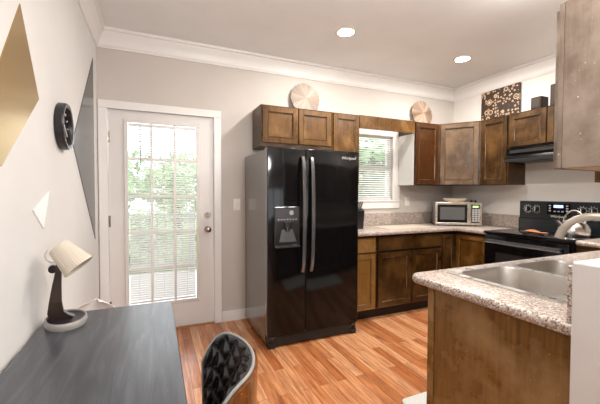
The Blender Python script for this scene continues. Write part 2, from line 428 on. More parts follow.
# ------------------------------------------------------------------ left wall decals
def decal(name, pts, mat, label):
    # pts (y, z) on the left wall
    bm = new(); prism(bm, pts, lambda u, v, d: Vector((L+.0005+d, u, v)), .0035)
    return tag(link(name, bm, mat), label, 'wall decal')
decal('wall_decal', [(1.567, 2.01), (1.767, 1.708), (1.371, 1.39), (1.15, 1.46), (1.16, 1.70), (1.36, 1.705)], plain('gold_foil', (.50, .345, .14), .27, 1), 'large gold foil star shaped decal at the left edge of the photo')
decal('wall_decal', [(3.165, 2.40), (2.39, 1.612), (3.165, .92)], plain('gunmetal_gloss', (.02, .022, .025), .22, 0, .5), 'tall dark grey triangular decal behind the round wall clock')
decal('wall_decal', [(1.665, 1.235), (1.895, 1.31), (1.80, 1.145)], plain('silver_foil', (.95, .95, .94), .35, .3), 'small white triangular decal on the wall above the desk lamp')
# wall clock
ck = empty('wall_clock', (L, 2.115, 1.655), 'round black wall clock on the white wall between the decals', 'clock')
mk = Matrix.Translation((L, 2.115, 1.655)) @ Matrix.Rotation(PI/2, 4, 'Y')
bm = new(); lathe(bm, [(0, .001), (.118, .001), (.122, .006), (.122, .034), (.118, .039), (.104, .037), (.098, .026), (.098, .016), (0, .016)], 48, mk); link('case', bm, BLACKS, ck, True)
bm = new(); lathe(bm, [(.120, .036), (.116, .0425), (.104, .0415), (.100, .035)], 48, mk, True); link('bezel', bm, plain('clock_bezel', (.10, .10, .11), .2, .6), ck, True)
bm = new(); lathe(bm, [(0, .0165), (.0975, .0165), (.0975, .0180), (0, .0180)], 48, mk); dial = link('dial', bm, plain('clock_dial', (.012, .014, .022), .18), ck)
for k in range(12):
    bm = new(); a = k*PI/6; c = Vector((0, math.sin(a), math.cos(a)))
    tube(bm, [Vector((L+.019, 2.115, 1.655))+c*.072, Vector((L+.019, 2.115, 1.655))+c*.086], .0022, 6)
    link('hour_mark', bm, WHITE, dial)
for an, ln in ((2.2, .07), (5.1, .048)):
    bm = new(); c = Vector((0, math.sin(an), math.cos(an))); b0 = Vector((L+.021, 2.115, 1.655)); tube(bm, [b0-c*.01, b0+c*ln], .0028, 6); link('hand', bm, WHITE, ck)

# ------------------------------------------------------------------ switch, outlet
def plate(name, x, z, w, h, kind, label, cat):
    e = empty(name, (x, D, z), label, cat)
    bm = new(); box(bm, x-w/2, x+w/2, D-.007, D, z-h/2, z+h/2, .0025); link('cover_plate', bm, TRIM, e)
    if kind == 'switch':
        bm = new(); box(bm, x-.006, x+.006, D-.019, D-.006, z-.010, z+.014, .003); link('toggle', bm, WHITE, e)
    else:
        for dz in (-.021, .021):
            bm = new(); cyl(bm, (x, D-.006, z+dz), (0, -1, 0), .015, .003, 16); link('socket', bm, WHITE, e)
plate('light_switch', .760, 1.188, .072, .116, 'switch', 'white light switch plate on the wall between door and refrigerator', 'switch')
plate('wall_outlet', 2.975, 1.205, .072, .118, 'outlet', 'white wall outlet right of the kitchen window above the backsplash', 'outlet')

# ------------------------------------------------------------------ downlights
def downlight(x, y, label):
    e = empty('recessed_downlight', (x, y, CZ), label, 'ceiling light', 'recessed ceiling downlights')
    bm = new(); lathe(bm, [(.070, -.004), (.092, -.005), (.096, -.001), (.096, 0), (.070, 0)], 40, Matrix.Translation((x, y, CZ)), True); link('trim_ring', bm, WHITE, e, True)
    bm = new(); cyl(bm, (x, y, CZ-.0035), (0, 0, 1), .070, .003, 40); link('lens', bm, LENS, e)
    l = bpy.data.lights.new('downlight_lamp', 'AREA'); l.shape = 'DISK'; l.size = .13; l.energy = LAMP_W; l.color = LAMP_COL
    o = bpy.data.objects.new('downlight_lamp', l); COL.objects.link(o); o.parent = e; o.location = (0, 0, -.012)
downlight(1.545, 2.535, 'recessed downlight in the ceiling above the refrigerator, left of the two')
downlight(2.970, 2.535, 'recessed downlight in the ceiling near the kitchen corner, right of the two')
downlight(2.97, 1.15, 'added recessed downlight in the ceiling above the range, out of frame')  # extra downlight out of view, added as fill for the kitchen
GLOBE = emit('globe_glow', (1, .97, .93), FILL_GLOBE)
for gx, gy, lb in ((.85, -.75, 'added white fill globe over the dining area behind the viewpoint'), (.95, .62, 'added white fill globe hanging just above the frame, in front of the sink')):  # unseen globes added to brighten the ceiling and walls
    pd = empty('fill_globe', (gx, gy, CZ), lb, 'fill lamp')
    bm = new(); lathe(bm, [(0, 0), (.06, 0), (.055, -.025), (0, -.025)], 32, Matrix.Translation((gx, gy, CZ))); link('canopy', bm, WHITE, pd, True)
    bm = new(); tube(bm, [(gx, gy, CZ-.02), (gx, gy, 2.27)], .004, 8); link('cord', bm, BLACKS, pd)
    bm = new(); lathe(bm, [(0, .13)]+[(.13*math.sin(PI*k/16), .13*math.cos(PI*k/16)) for k in range(1, 16)]+[(0, -.13)], 32, Matrix.Translation((gx, gy, 2.15))); link('globe', bm, GLOBE, pd, True)

fd = empty('added_dome_light', (2.2, 1.35, CZ), 'white flush dome light added on the kitchen ceiling, unseen above the frame', 'ceiling light')  # dome added to brighten the counters, placed to suit lit wall patches
bm = new(); lathe(bm, [(0, 0), (.17, 0), (.17, -.022), (.15, -.026), (0, -.026)], 40, Matrix.Translation((2.2, 1.35, CZ))); link('base_ring', bm, WHITE, fd, True)
bm = new(); lathe(bm, [(.148*math.cos(PI*k/20), -.027-.075*math.sin(PI*k/20)) for k in range(10)]+[(0, -.102)], 40, Matrix.Translation((2.2, 1.35, CZ))); link('dome_glass', bm, emit('dome_glow', (1, .96, .91), DOME), fd, True)

# ------------------------------------------------------------------ cabinets
class Face:
    """flat cabinet front: origin, direction along it, outward normal"""
    def __init__(s, o, u, n): s.o = Vector(o); s.u = Vector(u).normalized(); s.n = Vector(n).normalized()
    def p(s, a, z, d): return s.o + s.u*a + s.n*d + Vector((0, 0, z))
    def box(s, bm, a0, a1, z0, z1, d0, d1, bev=0):
        r = bmesh.ops.create_cube(bm, size=1); vs = r['verts']
        for v in vs:
            c = v.co.copy(); v.co = s.p(a0+(c.x+.5)*(a1-a0), z0+(c.z+.5)*(z1-z0), d0+(c.y+.5)*(d1-d0))
        if bev: bmesh.ops.bevel(bm, geom=list({e for v in vs for e in v.link_edges}), offset=bev, segments=1, affect='EDGES')
def cab_door(par, F, a0, a1, z0, z1, mat, panelmat=None, st=.052, name='door'):
    bm = new()
    for q in ((a0, a0+st, z0, z1), (a1-st, a1, z0, z1), (a0+st, a1-st, z0, z0+st), (a0+st, a1-st, z1-st, z1)): F.box(bm, *q, .001, .020, .003)
    d = link(name, bm, mat, par)
    bm = new(); F.box(bm, a0+st-.004, a1-st+.004, z0+st-.004, z1-st+.004, .002, .008); link('panel', bm, panelmat or mat, d)
    bm = new(); w = .006; i = st-.0005
    for q in ((a0+i, a0+i+w, z0+i, z1-i), (a1-i-w, a1-i, z0+i, z1-i), (a0+i+w, a1-i-w, z0+i, z0+i+w), (a0+i+w, a1-i-w, z1-i-w, z1-i)): F.box(bm, *q, .007, .0135, .0025)
    link('bead', bm, W_EDGE, d)
    return d
def drawer_front(par, F, a0, a1, z0, z1, mat):
    bm = new(); F.box(bm, a0, a1, z0, z1, .001, .020, .004); return link('drawer_front', bm, mat, par)

FB = Face((0, 3.06, 0), (1, 0, 0), (0, -1, 0))          # upper fronts on the back wall (body front plane y=3.06)
UT, UB = 2.155, 1.405
G_U, G_L = 'upper kitchen cabinets', 'lower kitchen cabinets'
def upper_back(x0, x1, z0, label, doors, mats, body=W_DARK, z1=UT):
    e = empty('upper_cabinet', ((x0+x1)/2, 3.2, z0), label, 'cabinet', G_U)
    bm = new(); box(bm, x0, x1, 3.06, D, z0, z1, .002, 1); link('body', bm, body, e)
    for (a0, a1), mt in zip(doors, mats): cab_door(e, FB, a0, a1, z0+(.040 if z0 > 1.7 else .012), z1-.012, mt)
    return e
upper_back(.926, 1.700, 1.755, 'wide two door brown cabinet hanging above the refrigerator', [(.942, 1.308), (1.318, 1.684)], [W_GOLD, W_GOLD], W_SCUFF)
upper_back(1.701, 2.036, 1.395, 'tall single door golden brown cabinet between refrigerator and window', [(1.712, 2.026)], [W_GOLD], W_GOLD)
e = upper_back(2.812, 3.196, UB, 'single door reddish brown upper cabinet right of the kitchen window', [(2.824, 3.182)], [W_RED], W_DARK)
bm = new(); box(bm, 2.8075, 2.812, 3.062, D, UB, UT-.14); link('side_panel', bm, PALE, e)['label'] = 'pale grey glossy side panel'  # this side coloured an even pale grey beside the brown body
bm = new(); box(bm, 2.037, 2.806, 3.042, 3.060, 2.012, UT, .002, 1)
tag(link('window_valance', bm, W_GOLD), 'brown wooden board bridging the two cabinets above the kitchen window', 'valance')
# diagonal corner
A, B = Vector((3.198, 3.060, 0)), Vector((3.485, 2.702, 0))
e = empty('upper_cabinet', (3.5, 3.1, UB), 'diagonal corner upper cabinet with scuffed door above the microwave', 'cabinet', G_U)
bm = new(); prism(bm, [(3.198, D), (3.198, 3.06), (3.485, 2.702), (R, 2.702), (R, D)], lambda u, v, d: Vector((u, v, UB+d)), UT-UB); link('body', bm, W_DARK, e)
u = (B-A).normalized(); FD = Face(A, u, (-u.y*-1, u.x*-1, 0)) if False else Face(A, u, (u.y, -u.x, 0))
wd_ = (B-A).length
cab_door(e, FD, .024, wd_-.024, UB+.012, UT-.012, W_SCUFF)
# right wall
FR = Face((3.485, D, 0), (0, -1, 0), (-1, 0, 0))
def upper_right(y1, y0, z0, label, doors, mats, body=W_DARK):
    e = empty('upper_cabinet', (3.6, (y0+y1)/2, z0), label, 'cabinet', G_U)
    bm = new(); box(bm, 3.485, R-.001, y0, y1, z0, UT, .002, 1); link('body', bm, body, e)
    for (a0, a1), mt in zip(doors, mats): cab_door(e, FR, D-a0, D-a1, z0+.012, UT-.012, mt)
    return e
upper_right(2.701, 2.372, UB, 'single door brown upper cabinet between corner cabinet and range hood', [(2.690, 2.384)], [W_DARK])
upper_right(2.371, 1.605, 1.792, 'short two door brown cabinet above the black range hood', [(2.358, 1.994), (1.982, 1.617)], [W_DARK, W_DARK], W_DARK)
upper_right(1.604, .575, UB, 'upper cabinet right of the range hood, mostly hidden behind the hanging cabinet', [(1.590, 1.10), (1.09, .60)], [W_DARK, W_DARK])
# hanging cabinet over the sink peninsula
e = empty('upper_cabinet', (1.9, .7, 1.416), 'hanging cabinet in glare-greyed taupe at the upper right, seen from its end panel', 'cabinet', G_U)
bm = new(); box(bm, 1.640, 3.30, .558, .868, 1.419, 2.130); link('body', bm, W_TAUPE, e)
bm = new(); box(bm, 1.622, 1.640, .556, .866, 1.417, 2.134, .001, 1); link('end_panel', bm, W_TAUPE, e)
bm = new(); box(bm, 1.642, 3.298, .558, .866, 1.4155, 1.419); link('underside', bm, W_BARE, e)['label'] = 'bare orange wood underside'
FH = Face((0, .868, 0), (1, 0, 0), (0, 1, 0))
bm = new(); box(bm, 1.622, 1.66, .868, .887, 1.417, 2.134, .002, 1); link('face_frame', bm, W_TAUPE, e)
FH2 = Face((0, .887, 0), (1, 0, 0), (0, 1, 0))
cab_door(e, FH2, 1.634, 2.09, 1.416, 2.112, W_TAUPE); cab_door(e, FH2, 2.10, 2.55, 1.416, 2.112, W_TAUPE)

# lower cabinets, back run
YF = 2.80
FL = Face((0, YF, 0), (1, 0, 0), (0, -1, 0))
CT = .915; CB = .876
def lower_back(x0, x1, label, body=GAPB):
    e = empty('lower_cabinet', ((x0+x1)/2, 3.05, 0), label, 'cabinet', G_L)
    bm = new(); box(bm, x0, x1, YF, D-.002, .10, CB); link('body', bm, body, e)
    link('toe_kick', boxm(x0, x1, YF+.055, YF+.075, 0, .10), KICK, e); return e
e = lower_back(1.735, 2.082, 'narrow light oak lower cabinet with one drawer beside the refrigerator')
cab_door(e, FL, 1.745, 2.064, .120, .690, W_LIGHT); drawer_front(e, FL, 1.745, 2.064, .706, .850, W_LIGHT)
e = lower_back(2.083, 2.980, 'wide dark two door lower cabinet with one broad drawer front under the window counter')
cab_door(e, FL, 2.098, 2.535, .120, .690, W_DARK); cab_door(e, FL, 2.548, 2.968, .120, .690, W_DARK); drawer_front(e, FL, 2.098, 2.968, .712, .850, W_DARK)
XF = 3.205
FRL = Face((XF, D, 0), (0, -1, 0), (-1, 0, 0))
e = empty('lower_cabinet', (3.4, 3.0, 0), 'corner lower cabinet with two narrow doors meeting at a right angle below the microwave', 'cabinet', G_L)
bm = new(); prism(bm, [(2.981, D-.002), (2.981, YF), (XF, YF), (XF, 2.375), (R-.002, 2.375), (R-.002, D-.002)], lambda u, v, d: Vector((u, v, .10+d)), CB-.10); link('body', bm, GAPB, e)
bm = new(); box(bm, 2.981, XF+.06, YF+.055, YF+.075, 0, .10); box(bm, XF+.055, XF+.075, 2.375, YF+.055, 0, .10); link('toe_kick', bm, KICK, e)
cab_door(e, FL, 2.988, XF-.024, .120, .838, W_DARK, None, .04); cab_door(e, FRL, D-(YF-.024), D-2.384, .120, .838, W_GOLD, None, .045)
# right of range
e = empty('lower_cabinet', (3.4, 1.1, 0), 'lower cabinet right of the range behind the sink counter', 'cabinet', G_L)
bm = new(); box(bm, XF, R-.002, .575, 1.585, .10, CB); link('body', bm, W_SCUFF, e)
link('toe_kick', boxm(XF+.055, XF+.075, .575, 1.585, 0, .10), KICK, e)
cab_door(e, FRL, D-1.574, D-1.27, .120, .690, W_DARK); drawer_front(e, FRL, D-1.574, D-1.27, .706, .85, W_DARK)
# peninsula
PX = 1.152
e = empty('sink_peninsula_cabinet', (2.1, .9, 0), 'brown sink cabinet with scratched end panel next to the white half wall', 'cabinet')
bm = new(); box(bm, PX+.018, XF-.002, .558, 1.153, .10, .735); link('body', bm, GAPB, e)
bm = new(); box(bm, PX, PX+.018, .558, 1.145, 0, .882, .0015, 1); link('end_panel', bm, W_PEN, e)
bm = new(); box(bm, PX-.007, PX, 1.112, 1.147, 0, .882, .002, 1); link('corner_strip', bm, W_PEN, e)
bm = new(); box(bm, PX+.018, XF-.002, 1.060, 1.075, 0, .10); link('toe_kick', bm, KICK, e)
bm = new(); box(bm, PX+.022, XF-.002, 1.153, 1.166, .10, .88); link('face_frame', bm, W_DARK, e)
FP = Face((0, 1.166, 0), (1, 0, 0), (0, 1, 0))
for k in range(4): cab_door(e, FP, 1.20+k*.45, 1.62+k*.45, .12, .69, W_DARK)
for k in range(4): drawer_front(e, FP, 1.20+k*.45, 1.62+k*.45, .706, .85, W_DARK)

# ------------------------------------------------------------------ worktops
def rounded(poly, rad, seg=6):
    out = []; n = len(poly)
    for i, p in enumerate(poly):
        r = rad.get(i, 0); p = Vector(p)
        if r == 0: out.append(p); continue
        a = (Vector(poly[i-1])-p).normalized(); b = (Vector(poly[(i+1) % n])-p).normalized()
        c = p+(a+b)*r
        for k in range(seg+1):
            t = k/seg*PI/2
            out.append(c-b*r*math.cos(t)-a*r*math.sin(t))
    return out
def slab(outer, hole, z0, z1, bev):
    bm = new()
    loops = []
    for lp in [outer]+([hole] if hole else []):
        vs = [bm.verts.new((p[0], p[1], z1)) for p in lp]
        loops.append([bm.edges.new((vs[k], vs[(k+1) % len(vs)])) for k in range(len(vs))])
    bmesh.ops.triangle_fill(bm, use_beauty=True, use_dissolve=False, edges=[e for l in loops for e in l])
    fs = list(bm.faces)
    r = bmesh.ops.extrude_face_region(bm, geom=fs)
    nv = [g for g in r['geom'] if isinstance(g, bmesh.types.BMVert)]
    for v in nv: v.co.z = z0
    hs = {(round(p[0], 4), round(p[1], 4)) for p in hole} if hole else set()
    es = []
    for e in bm.edges:
        a, b = e.verts
        if abs(a.co.z-b.co.z) < 1e-6 and len(e.link_faces) == 2 and abs(e.link_faces[0].normal.dot(e.link_faces[1].normal)) < .3:
            if (round(a.co.x, 4), round(a.co.y, 4)) in hs: continue
            es.append(e)
    bm.normal_update()
    es = []
    for e in bm.edges:
        a, b = e.verts
        if abs(a.co.z-b.co.z) < 1e-6 and len(e.link_faces) == 2 and abs(e.link_faces[0].normal.dot(e.link_faces[1].normal)) < .3:
            if (round(a.co.x, 4), round(a.co.y, 4)) in hs: continue
            es.append(e)
    if bev: bmesh.ops.bevel(bm, geom=es, offset=bev, segments=3, profile=.5, affect='EDGES')
    return bm
wt = empty('worktop', (2.8, 3.0, CB), 'speckled stone look worktop running from the refrigerator into the corner by the range', 'worktop')
o_ = slab([(1.735, 2.735), (3.150, 2.735), (3.150, 2.372), (R-.001, 2.372), (R-.001, D-.001), (1.735, D-.001)], None, CB+.0005, CT, .012)
link('slab', o_, GRAN, wt, True)
bm = new(); box(bm, 1.735, R-.022, D-.021, D-.001, CT, 1.062, .004); link('backsplash', bm, GRAN, wt)
bm = new(); box(bm, R-.021, R-.001, 2.372, D-.001, CT, 1.062, .004); link('backsplash', bm, GRAN, wt)
SX0, SX1, SY0, SY1 = 1.285, 2.135, .672, 1.196          # sink outline
pt = empty('worktop', (2.2, .95, .882), 'speckled stone look worktop around the steel sink, in the foreground at right', 'worktop')
outer = rounded([(1.115, .557), (XF+.55, .557), (XF+.565, 1.585), (3.150, 1.585), (3.150, 1.248), (1.115, 1.248)], {3: .05, 5: .055})
hole = [(SX0+.012, SY0+.012), (SX1-.012, SY0+.012), (SX1-.012, SY1-.012), (SX0+.012, SY1-.012)]
link('slab', slab(outer, hole, .8825, .922, .014), GRAN, pt, True)
bm = new(); box(bm, 1.122, R-.03, .557, .577, .922, 1.095, .004); link('backsplash', bm, GRAN, pt)

# ------------------------------------------------------------------ sink and faucet
sk = empty('kitchen_sink', ((SX0+SX1)/2, (SY0+SY1)/2, .922), 'double bowl stainless steel sink set in the foreground worktop', 'sink')
def rrect(x0, x1, y0, y1, r, seg=6):
    out = []
    for cx, cy, a0 in ((x1-r, y1-r, 0), (x0+r, y1-r, PI/2), (x0+r, y0+r, PI), (x1-r, y0+r, 1.5*PI)):
        for k in range(seg+1): a = a0+PI/2*k/seg; out.append((cx+r*math.cos(a), cy+r*math.sin(a)))
    return out
XM = 1.705
bowls = [(SX0+.032, XM-.018, SY0+.062, SY1-.046), (XM+.018, SX1-.032, SY0+.062, SY1-.046)]
bm = new()
loops = []
for lp in [rrect(SX0, SX1, SY0, SY1, .05)]+[rrect(*b, .075) for b in bowls]:
    vs = [bm.verts.new((p[0], p[1], .9275)) for p in lp]; loops += [bm.edges.new((vs[k], vs[(k+1) % len(vs)])) for k in range(len(vs))]
bmesh.ops.triangle_fill(bm, use_beauty=True, use_dissolve=False, edges=loops)
r_ = bmesh.ops.extrude_face_region(bm, geom=list(bm.faces))
for g in r_['geom']:
    if isinstance(g, bmesh.types.BMVert): g.co.z = .9228
link('rim', bm, RIMM, sk)
for b in bowls:
    bm = new(); rings = []
    for ins, z, rad in ((0, .9278, .075), (.004, .918, .073), (.010, .84, .07), (.018, .775, .066), (.035, .752, .055), (.06, .746, .045)):
        rings.append([bm.verts.new((p[0], p[1], z)) for p in rrect(b[0]+ins, b[1]-ins, b[2]+ins, b[3]-ins, rad)])
    for q, w in zip(rings, rings[1:]):
        for k in range(len(q)): bm.faces.new((q[k], q[(k+1) % len(q)], w[(k+1) % len(q)], w[k]))
    bm.faces.new(rings[-1])
    bw = link('bowl', bm, SINKM, sk, True)
    bm = new(); cyl(bm, ((b[0]+b[1])/2, (b[2]+b[3])/2, .7465), (0, 0, 1), .045, .004, 24, .040); link('drain', bm, CHROME, bw, True)
fc = empty('kitchen_faucet', (1.700, .636, .922), 'beige high arc kitchen faucet curving over the sink', 'faucet')
bz, tz, p0, p1 = .950, 1.205, Vector((1.700, .640)), Vector((1.624, .875))
bm = new(); pts = [(p0.x, p0.y, .945), (p0.x, p0.y, 1.06)]
for k in range(0, 15):
    t = PI*k/14*.93
    q = p0.lerp(p1, (1-math.cos(t))/2); pts.append((q.x, q.y, 1.085+.128*math.sin(t)))
tube(bm, pts, .0165, 14); link('spout', bm, FAUC, fc, True)
bm = new(); lathe(bm, [(0, .9225), (.034, .9225), (.034, .930), (.026, .940), (.022, .952), (0, .952)], 24, Matrix.Translation((p0.x, p0.y, 0))); link('base', bm, FAUC, fc, True)
bm = new(); tube(bm, [(p0.x+.015, p0.y, .975), (p0.x+.06, p0.y+.01, 1.00), (p0.x+.095, p0.y+.015, 1.03)], [.010, .008, .007], 10); link('lever', bm, FAUC, fc, True)

# ------------------------------------------------------------------ refrigerator
FX0, FX1, FY = .838, 1.722, 2.585
fr = empty('refrigerator', ((FX0+FX1)/2, 2.95, 0), 'tall black side by side refrigerator with water dispenser', 'refrigerator')
bm = new(); box(bm, FX0+.004, 1.697, FY+.075, 3.33, .03, 1.672, .004); link('body', bm, FSIDE, fr)
XS = 1.186
def fdoor(x0, x1, name='door'):
    bm = new(); box(bm, x0, x1, FY, FY+.070, .105, 1.685, .008, 3); return link(name, bm, [BLACKG, FSIDE], fr, True)
def paint_sides(o):
    for p in o.data.polygons:
        if abs(p.normal.x) > .9: p.material_index = 1
d1 = fdoor(FX0, XS-.003); d2 = fdoor(XS+.003, FX1); paint_sides(d1); paint_sides(d2)
link('base_grille', boxm(FX0+.012, FX1-.012, FY+.018, FY+.075, .012, .10, bev=.004), BLACKS, fr)
bm = new()
for k in range(5): box(bm, FX0+.06, FX1-.06, FY+.010, FY+.018, .024+k*.014, .030+k*.014)
link('grille_slats', bm, GREYM, fr)
for x in (FX0+.012, FX1-.075): 
    bm = new(); box(bm, x, x+.062, FY+.002, FY+.06, 0, .050, .006); link('foot_cover', bm, BLACKS, fr)
    bm = new(); box(bm, x+.008, x+.05, FY-.001, FY+.03, .082, .1045, .003); link('lower_hinge', bm, GREYM, fr)
def handle(x):
    bm = new(); pts = []
    for k in range(19):
        t = k/18; z = .63+t*.985; d = .018+.042*math.sin(PI*t)**.5
        pts.append((x, FY-d, z))
    pts = [(x, FY+.004, .632)]+pts+[(x, FY+.004, 1.613)]
    rings = []
    for p in pts:
        rings.append([bm.verts.new((p[0]+a, p[1]+b, p[2])) for a, b in ((-.015, -.004), (-.010, -.009), (.010, -.009), (.015, -.004), (.015, .006), (-.015, .006))])
    for q, w in zip(rings, rings[1:]):
        for k in range(6): bm.faces.new((q[k], q[(k+1) % 6], w[(k+1) % 6], w[k]))
    bm.faces.new(rings[0]); bm.faces.new(rings[-1])
    return link('handle', bm, plain('handle_grey', (.20, .20, .205), .2, .7), d1 if x < XS else d2, True)
handle(1.150); handle(1.232)
# dispenser
dx0, dx1, dz0, dz1 = .900, 1.124, .858, 1.190
bm = new(); ring(bm, dx0, dx1, dz0, dz1, .012, FY-.010, FY+.002, .003); box(bm, dx0-.002, dx1+.002, FY-.030, FY+.002, dz0-.010, dz0+.006, .004)
dp = link('dispenser', bm, GREYM, fr)
link('control_panel', boxm(dx0+.012, dx1-.012, FY-.006, FY-.0005, 1.065, dz1-.012), plain('panel_grey', (.09, .09, .095), .25, .4), dp)
bm = new()
for k in range(7): cyl(bm, (dx0+.035+k*.026, FY-.006, 1.085), (0, -1, 0), .006, .003, 10)
cyl(bm, (1.05, FY-.006, 1.14), (0, -1, 0), .020, .004, 20)
link('button', bm, STEEL, dp)
bm = new()
box(bm, dx0+.012, dx1-.012, FY-.003, FY-.0005, dz0+.006, 1.064)
link('recess', bm, plain('recess_dark', (.02, .02, .022), .3), dp)
bm = new(); cyl(bm, (1.012, FY-.022, 1.02), (0, 0, 1), .028, .045, 20, .034); cyl(bm, (1.012, FY-.022, .985), (0, 0, 1), .018, .035, 16); link('spout', bm, GREYM, dp, True)
bm = new(); prism(bm, [(.935, .895), (1.095, .895), (1.060, 1.0), (.962, 1.0)], lambda u, v, d: Vector((u, FY-.004-d-(1.0-v)*.10, v)), .004); link('paddle', bm, plain('paddle_grey', (.17, .17, .17), .25, .8), dp)
def text(parent, txt, size, f, mat, name='logo'):
    cu = bpy.data.curves.new(name, 'FONT'); cu.body = txt; cu.size = size; cu.extrude = .0004; cu.align_x = 'CENTER'; cu.shear = .25
    to = bpy.data.objects.new('tmp', cu); COL.objects.link(to)
    dg = bpy.context.evaluated_depsgraph_get(); me = bpy.data.meshes.new_from_object(to.evaluated_get(dg))
    bm = new(); bm.from_mesh(me); bpy.data.objects.remove(to); bpy.data.curves.remove(cu); bpy.data.meshes.remove(me)
    for v in bm.verts: v.co = f(v.co.x, v.co.y, v.co.z)
    return link(name, bm, mat, parent)
text(d2, 'Whirlpool', .036, lambda u, v, d: Vector((1.612+u, FY-.0009-d, 1.612+v)), WHITE)

# ------------------------------------------------------------------ range and hood
RY0, RY1, RX = 1.592, 2.366, 3.118
rg = empty('electric_range', (3.43, (RY0+RY1)/2, 0), 'black electric range with glass cooktop in front of the right wall', 'range')
bm = new(); box(bm, RX+.045, R-.012, RY0, RY1, .05, .895); box(bm, RX+.09, R-.012, RY0+.03, RY1-.03, 0, .05); link('body', bm, BLACKS, rg)
bm = new(); box(bm, RX-.004, R-.10, RY0-.002, RY1+.002, .897, .925, .006); link('cooktop', bm, BLACKG, rg, True)
bm = new(); box(bm, RX+.004, RX+.044, RY0+.004, RY1-.004, .265, .885, .006); od = link('oven_door', bm, BLACKG, rg, True)
bm = new(); ring_w = Face((RX+.004, RY1, 0), (0, -1, 0), (-1, 0, 0)); ring_w.box(bm, .13, .64, .40, .72, .0005, .003, .001); link('oven_window', bm, plain('oven_glass', (.02, .02, .022), .05), od)
bm = new(); ring_w.box(bm, .05, .725, .815, .845, .034, .054, .007); ring_w.box(bm, .06, .095, .818, .842, 0, .036); ring_w.box(bm, .68, .715, .818, .842, 0, .036); link('handle', bm, plain('range_handle', (.32, .33, .34), .2, .7), od, True)
bm = new(); box(bm, RX+.006, RX+.044, RY0+.004, RY1-.004, .07, .255, .006); link('drawer', bm, BLACKG, rg, True)
bm = new()
ringm = plain('ring_grey', (.22, .22, .22), .4)
for cx, cy, rr in ((3.30, 2.16, .105), (3.30, 1.79, .085), (3.53, 2.16, .085), (3.53, 1.79, .105)):
    bm = new(); lathe(bm, [(rr-.004, .9251), (rr-.004, .9257), (rr, .9257), (rr, .9251)], 40, Matrix.Translation((cx, cy, 0)), True)
    link('burner_ring', bm, ringm, rg)
bm = new()
prism(bm, [(3.672, .925), (3.762, .925), (3.762, 1.228), (3.700, 1.228), (3.690, 1.222), (3.690, 1.052), (3.672, 1.04)], lambda u, v, d: Vector((u, RY0-.004+d, v)), RY1-RY0+.008); bg_ = link('backguard', bm, plain('backguard_black', (.022, .027, .030), .2), rg)
for y in (2.285, 2.195, 1.785, 1.700):
    bm = new(); cyl(bm, (3.690, y, 1.145), (-1, 0, 0), .030, .006, 24); cyl(bm, (3.684, y, 1.145), (-1, 0, 0), .021, .022, 20, .018)
    k_ = link('control_knob', bm, BLACKS, bg_, True)
    bm = new(); lathe(bm, [(.0305, .0005), (.0345, .0005), (.0345, .002), (.0305, .002)], 32, Matrix.Translation((3.690, y, 1.145)) @ Matrix.Rotation(-PI/2, 4, 'Y'), True); link('dial_ring', bm, plain('dial_silver', (.55, .55, .55), .3, .6), bg_)
    bm = new(); box(bm, 3.6585, 3.6625, y-.003, y+.003, 1.128, 1.166); link('pointer', bm, WHITE, k_)
    bm = new()
    for a in range(9): t = PI*(.75+a*.1875)-PI; cyl(bm, (3.6895, y+.042*math.sin(t), 1.145+.042*math.cos(t)), (-1, 0, 0), .0035, .001, 8)
    link('dial_mark', bm, WHITE, bg_)
bm = new(); box(bm, 3.687, 3.6898, 1.885, 2.09, 1.10, 1.205, .001, 1); cp = link('control_panel', bm, BLACKG, bg_)
link('clock_display', boxm(3.6855, 3.687, 1.945, 2.03, 1.165, 1.192), emit('display_blue', (.25, .38, .85), 1.2), cp)
btm = plain('button_grey', (.5, .5, .5), .4)
for y, z in [(y, z) for y in (2.065, 1.91) for z in (1.135, 1.16, 1.185)]+[(y, 1.128) for y in (2.02, 1.985, 1.95)]:
    link('button', boxm(3.6855, 3.687, y-.010, y+.010, z-.006, z+.006), btm, cp)
text(bg_, 'Whirlpool', .034, lambda u, v, d: Vector((3.6892-d, 1.99-u, 1.066+v)), WHITE)
# hood
hd = empty('range_hood', (3.6, (RY0+RY1)/2, 1.635), 'black under cabinet range hood above the range', 'range hood')
bm = new(); prism(bm, [(R-.001, 1.790), (3.47, 1.790), (3.445, 1.772), (3.445, 1.712), (3.40, 1.672), (3.40, 1.636), (R-.001, 1.636)], lambda u, v, d: Vector((u, RY0+.016+d, v)), RY1-RY0-.022); link('shell', bm, BLACKG, hd)
bm = new(); box(bm, 3.392, 3.402, RY0+.014, RY1-.004, 1.634, 1.666, .003); link('front_lip', bm, plain('lip_dark', (.05, .055, .06), .2, .5), hd)
bm = new(); box(bm, 3.437, 3.446, RY0+.05, RY1-.04, 1.728, 1.760); link('control_strip', bm, GREYM, hd)
bm = new(); box(bm, 3.46, 3.70, RY0+.08, RY1-.08, 1.632, 1.636); link('filter', bm, plain('filter_grey', (.12, .12, .12), .5, .6), hd)

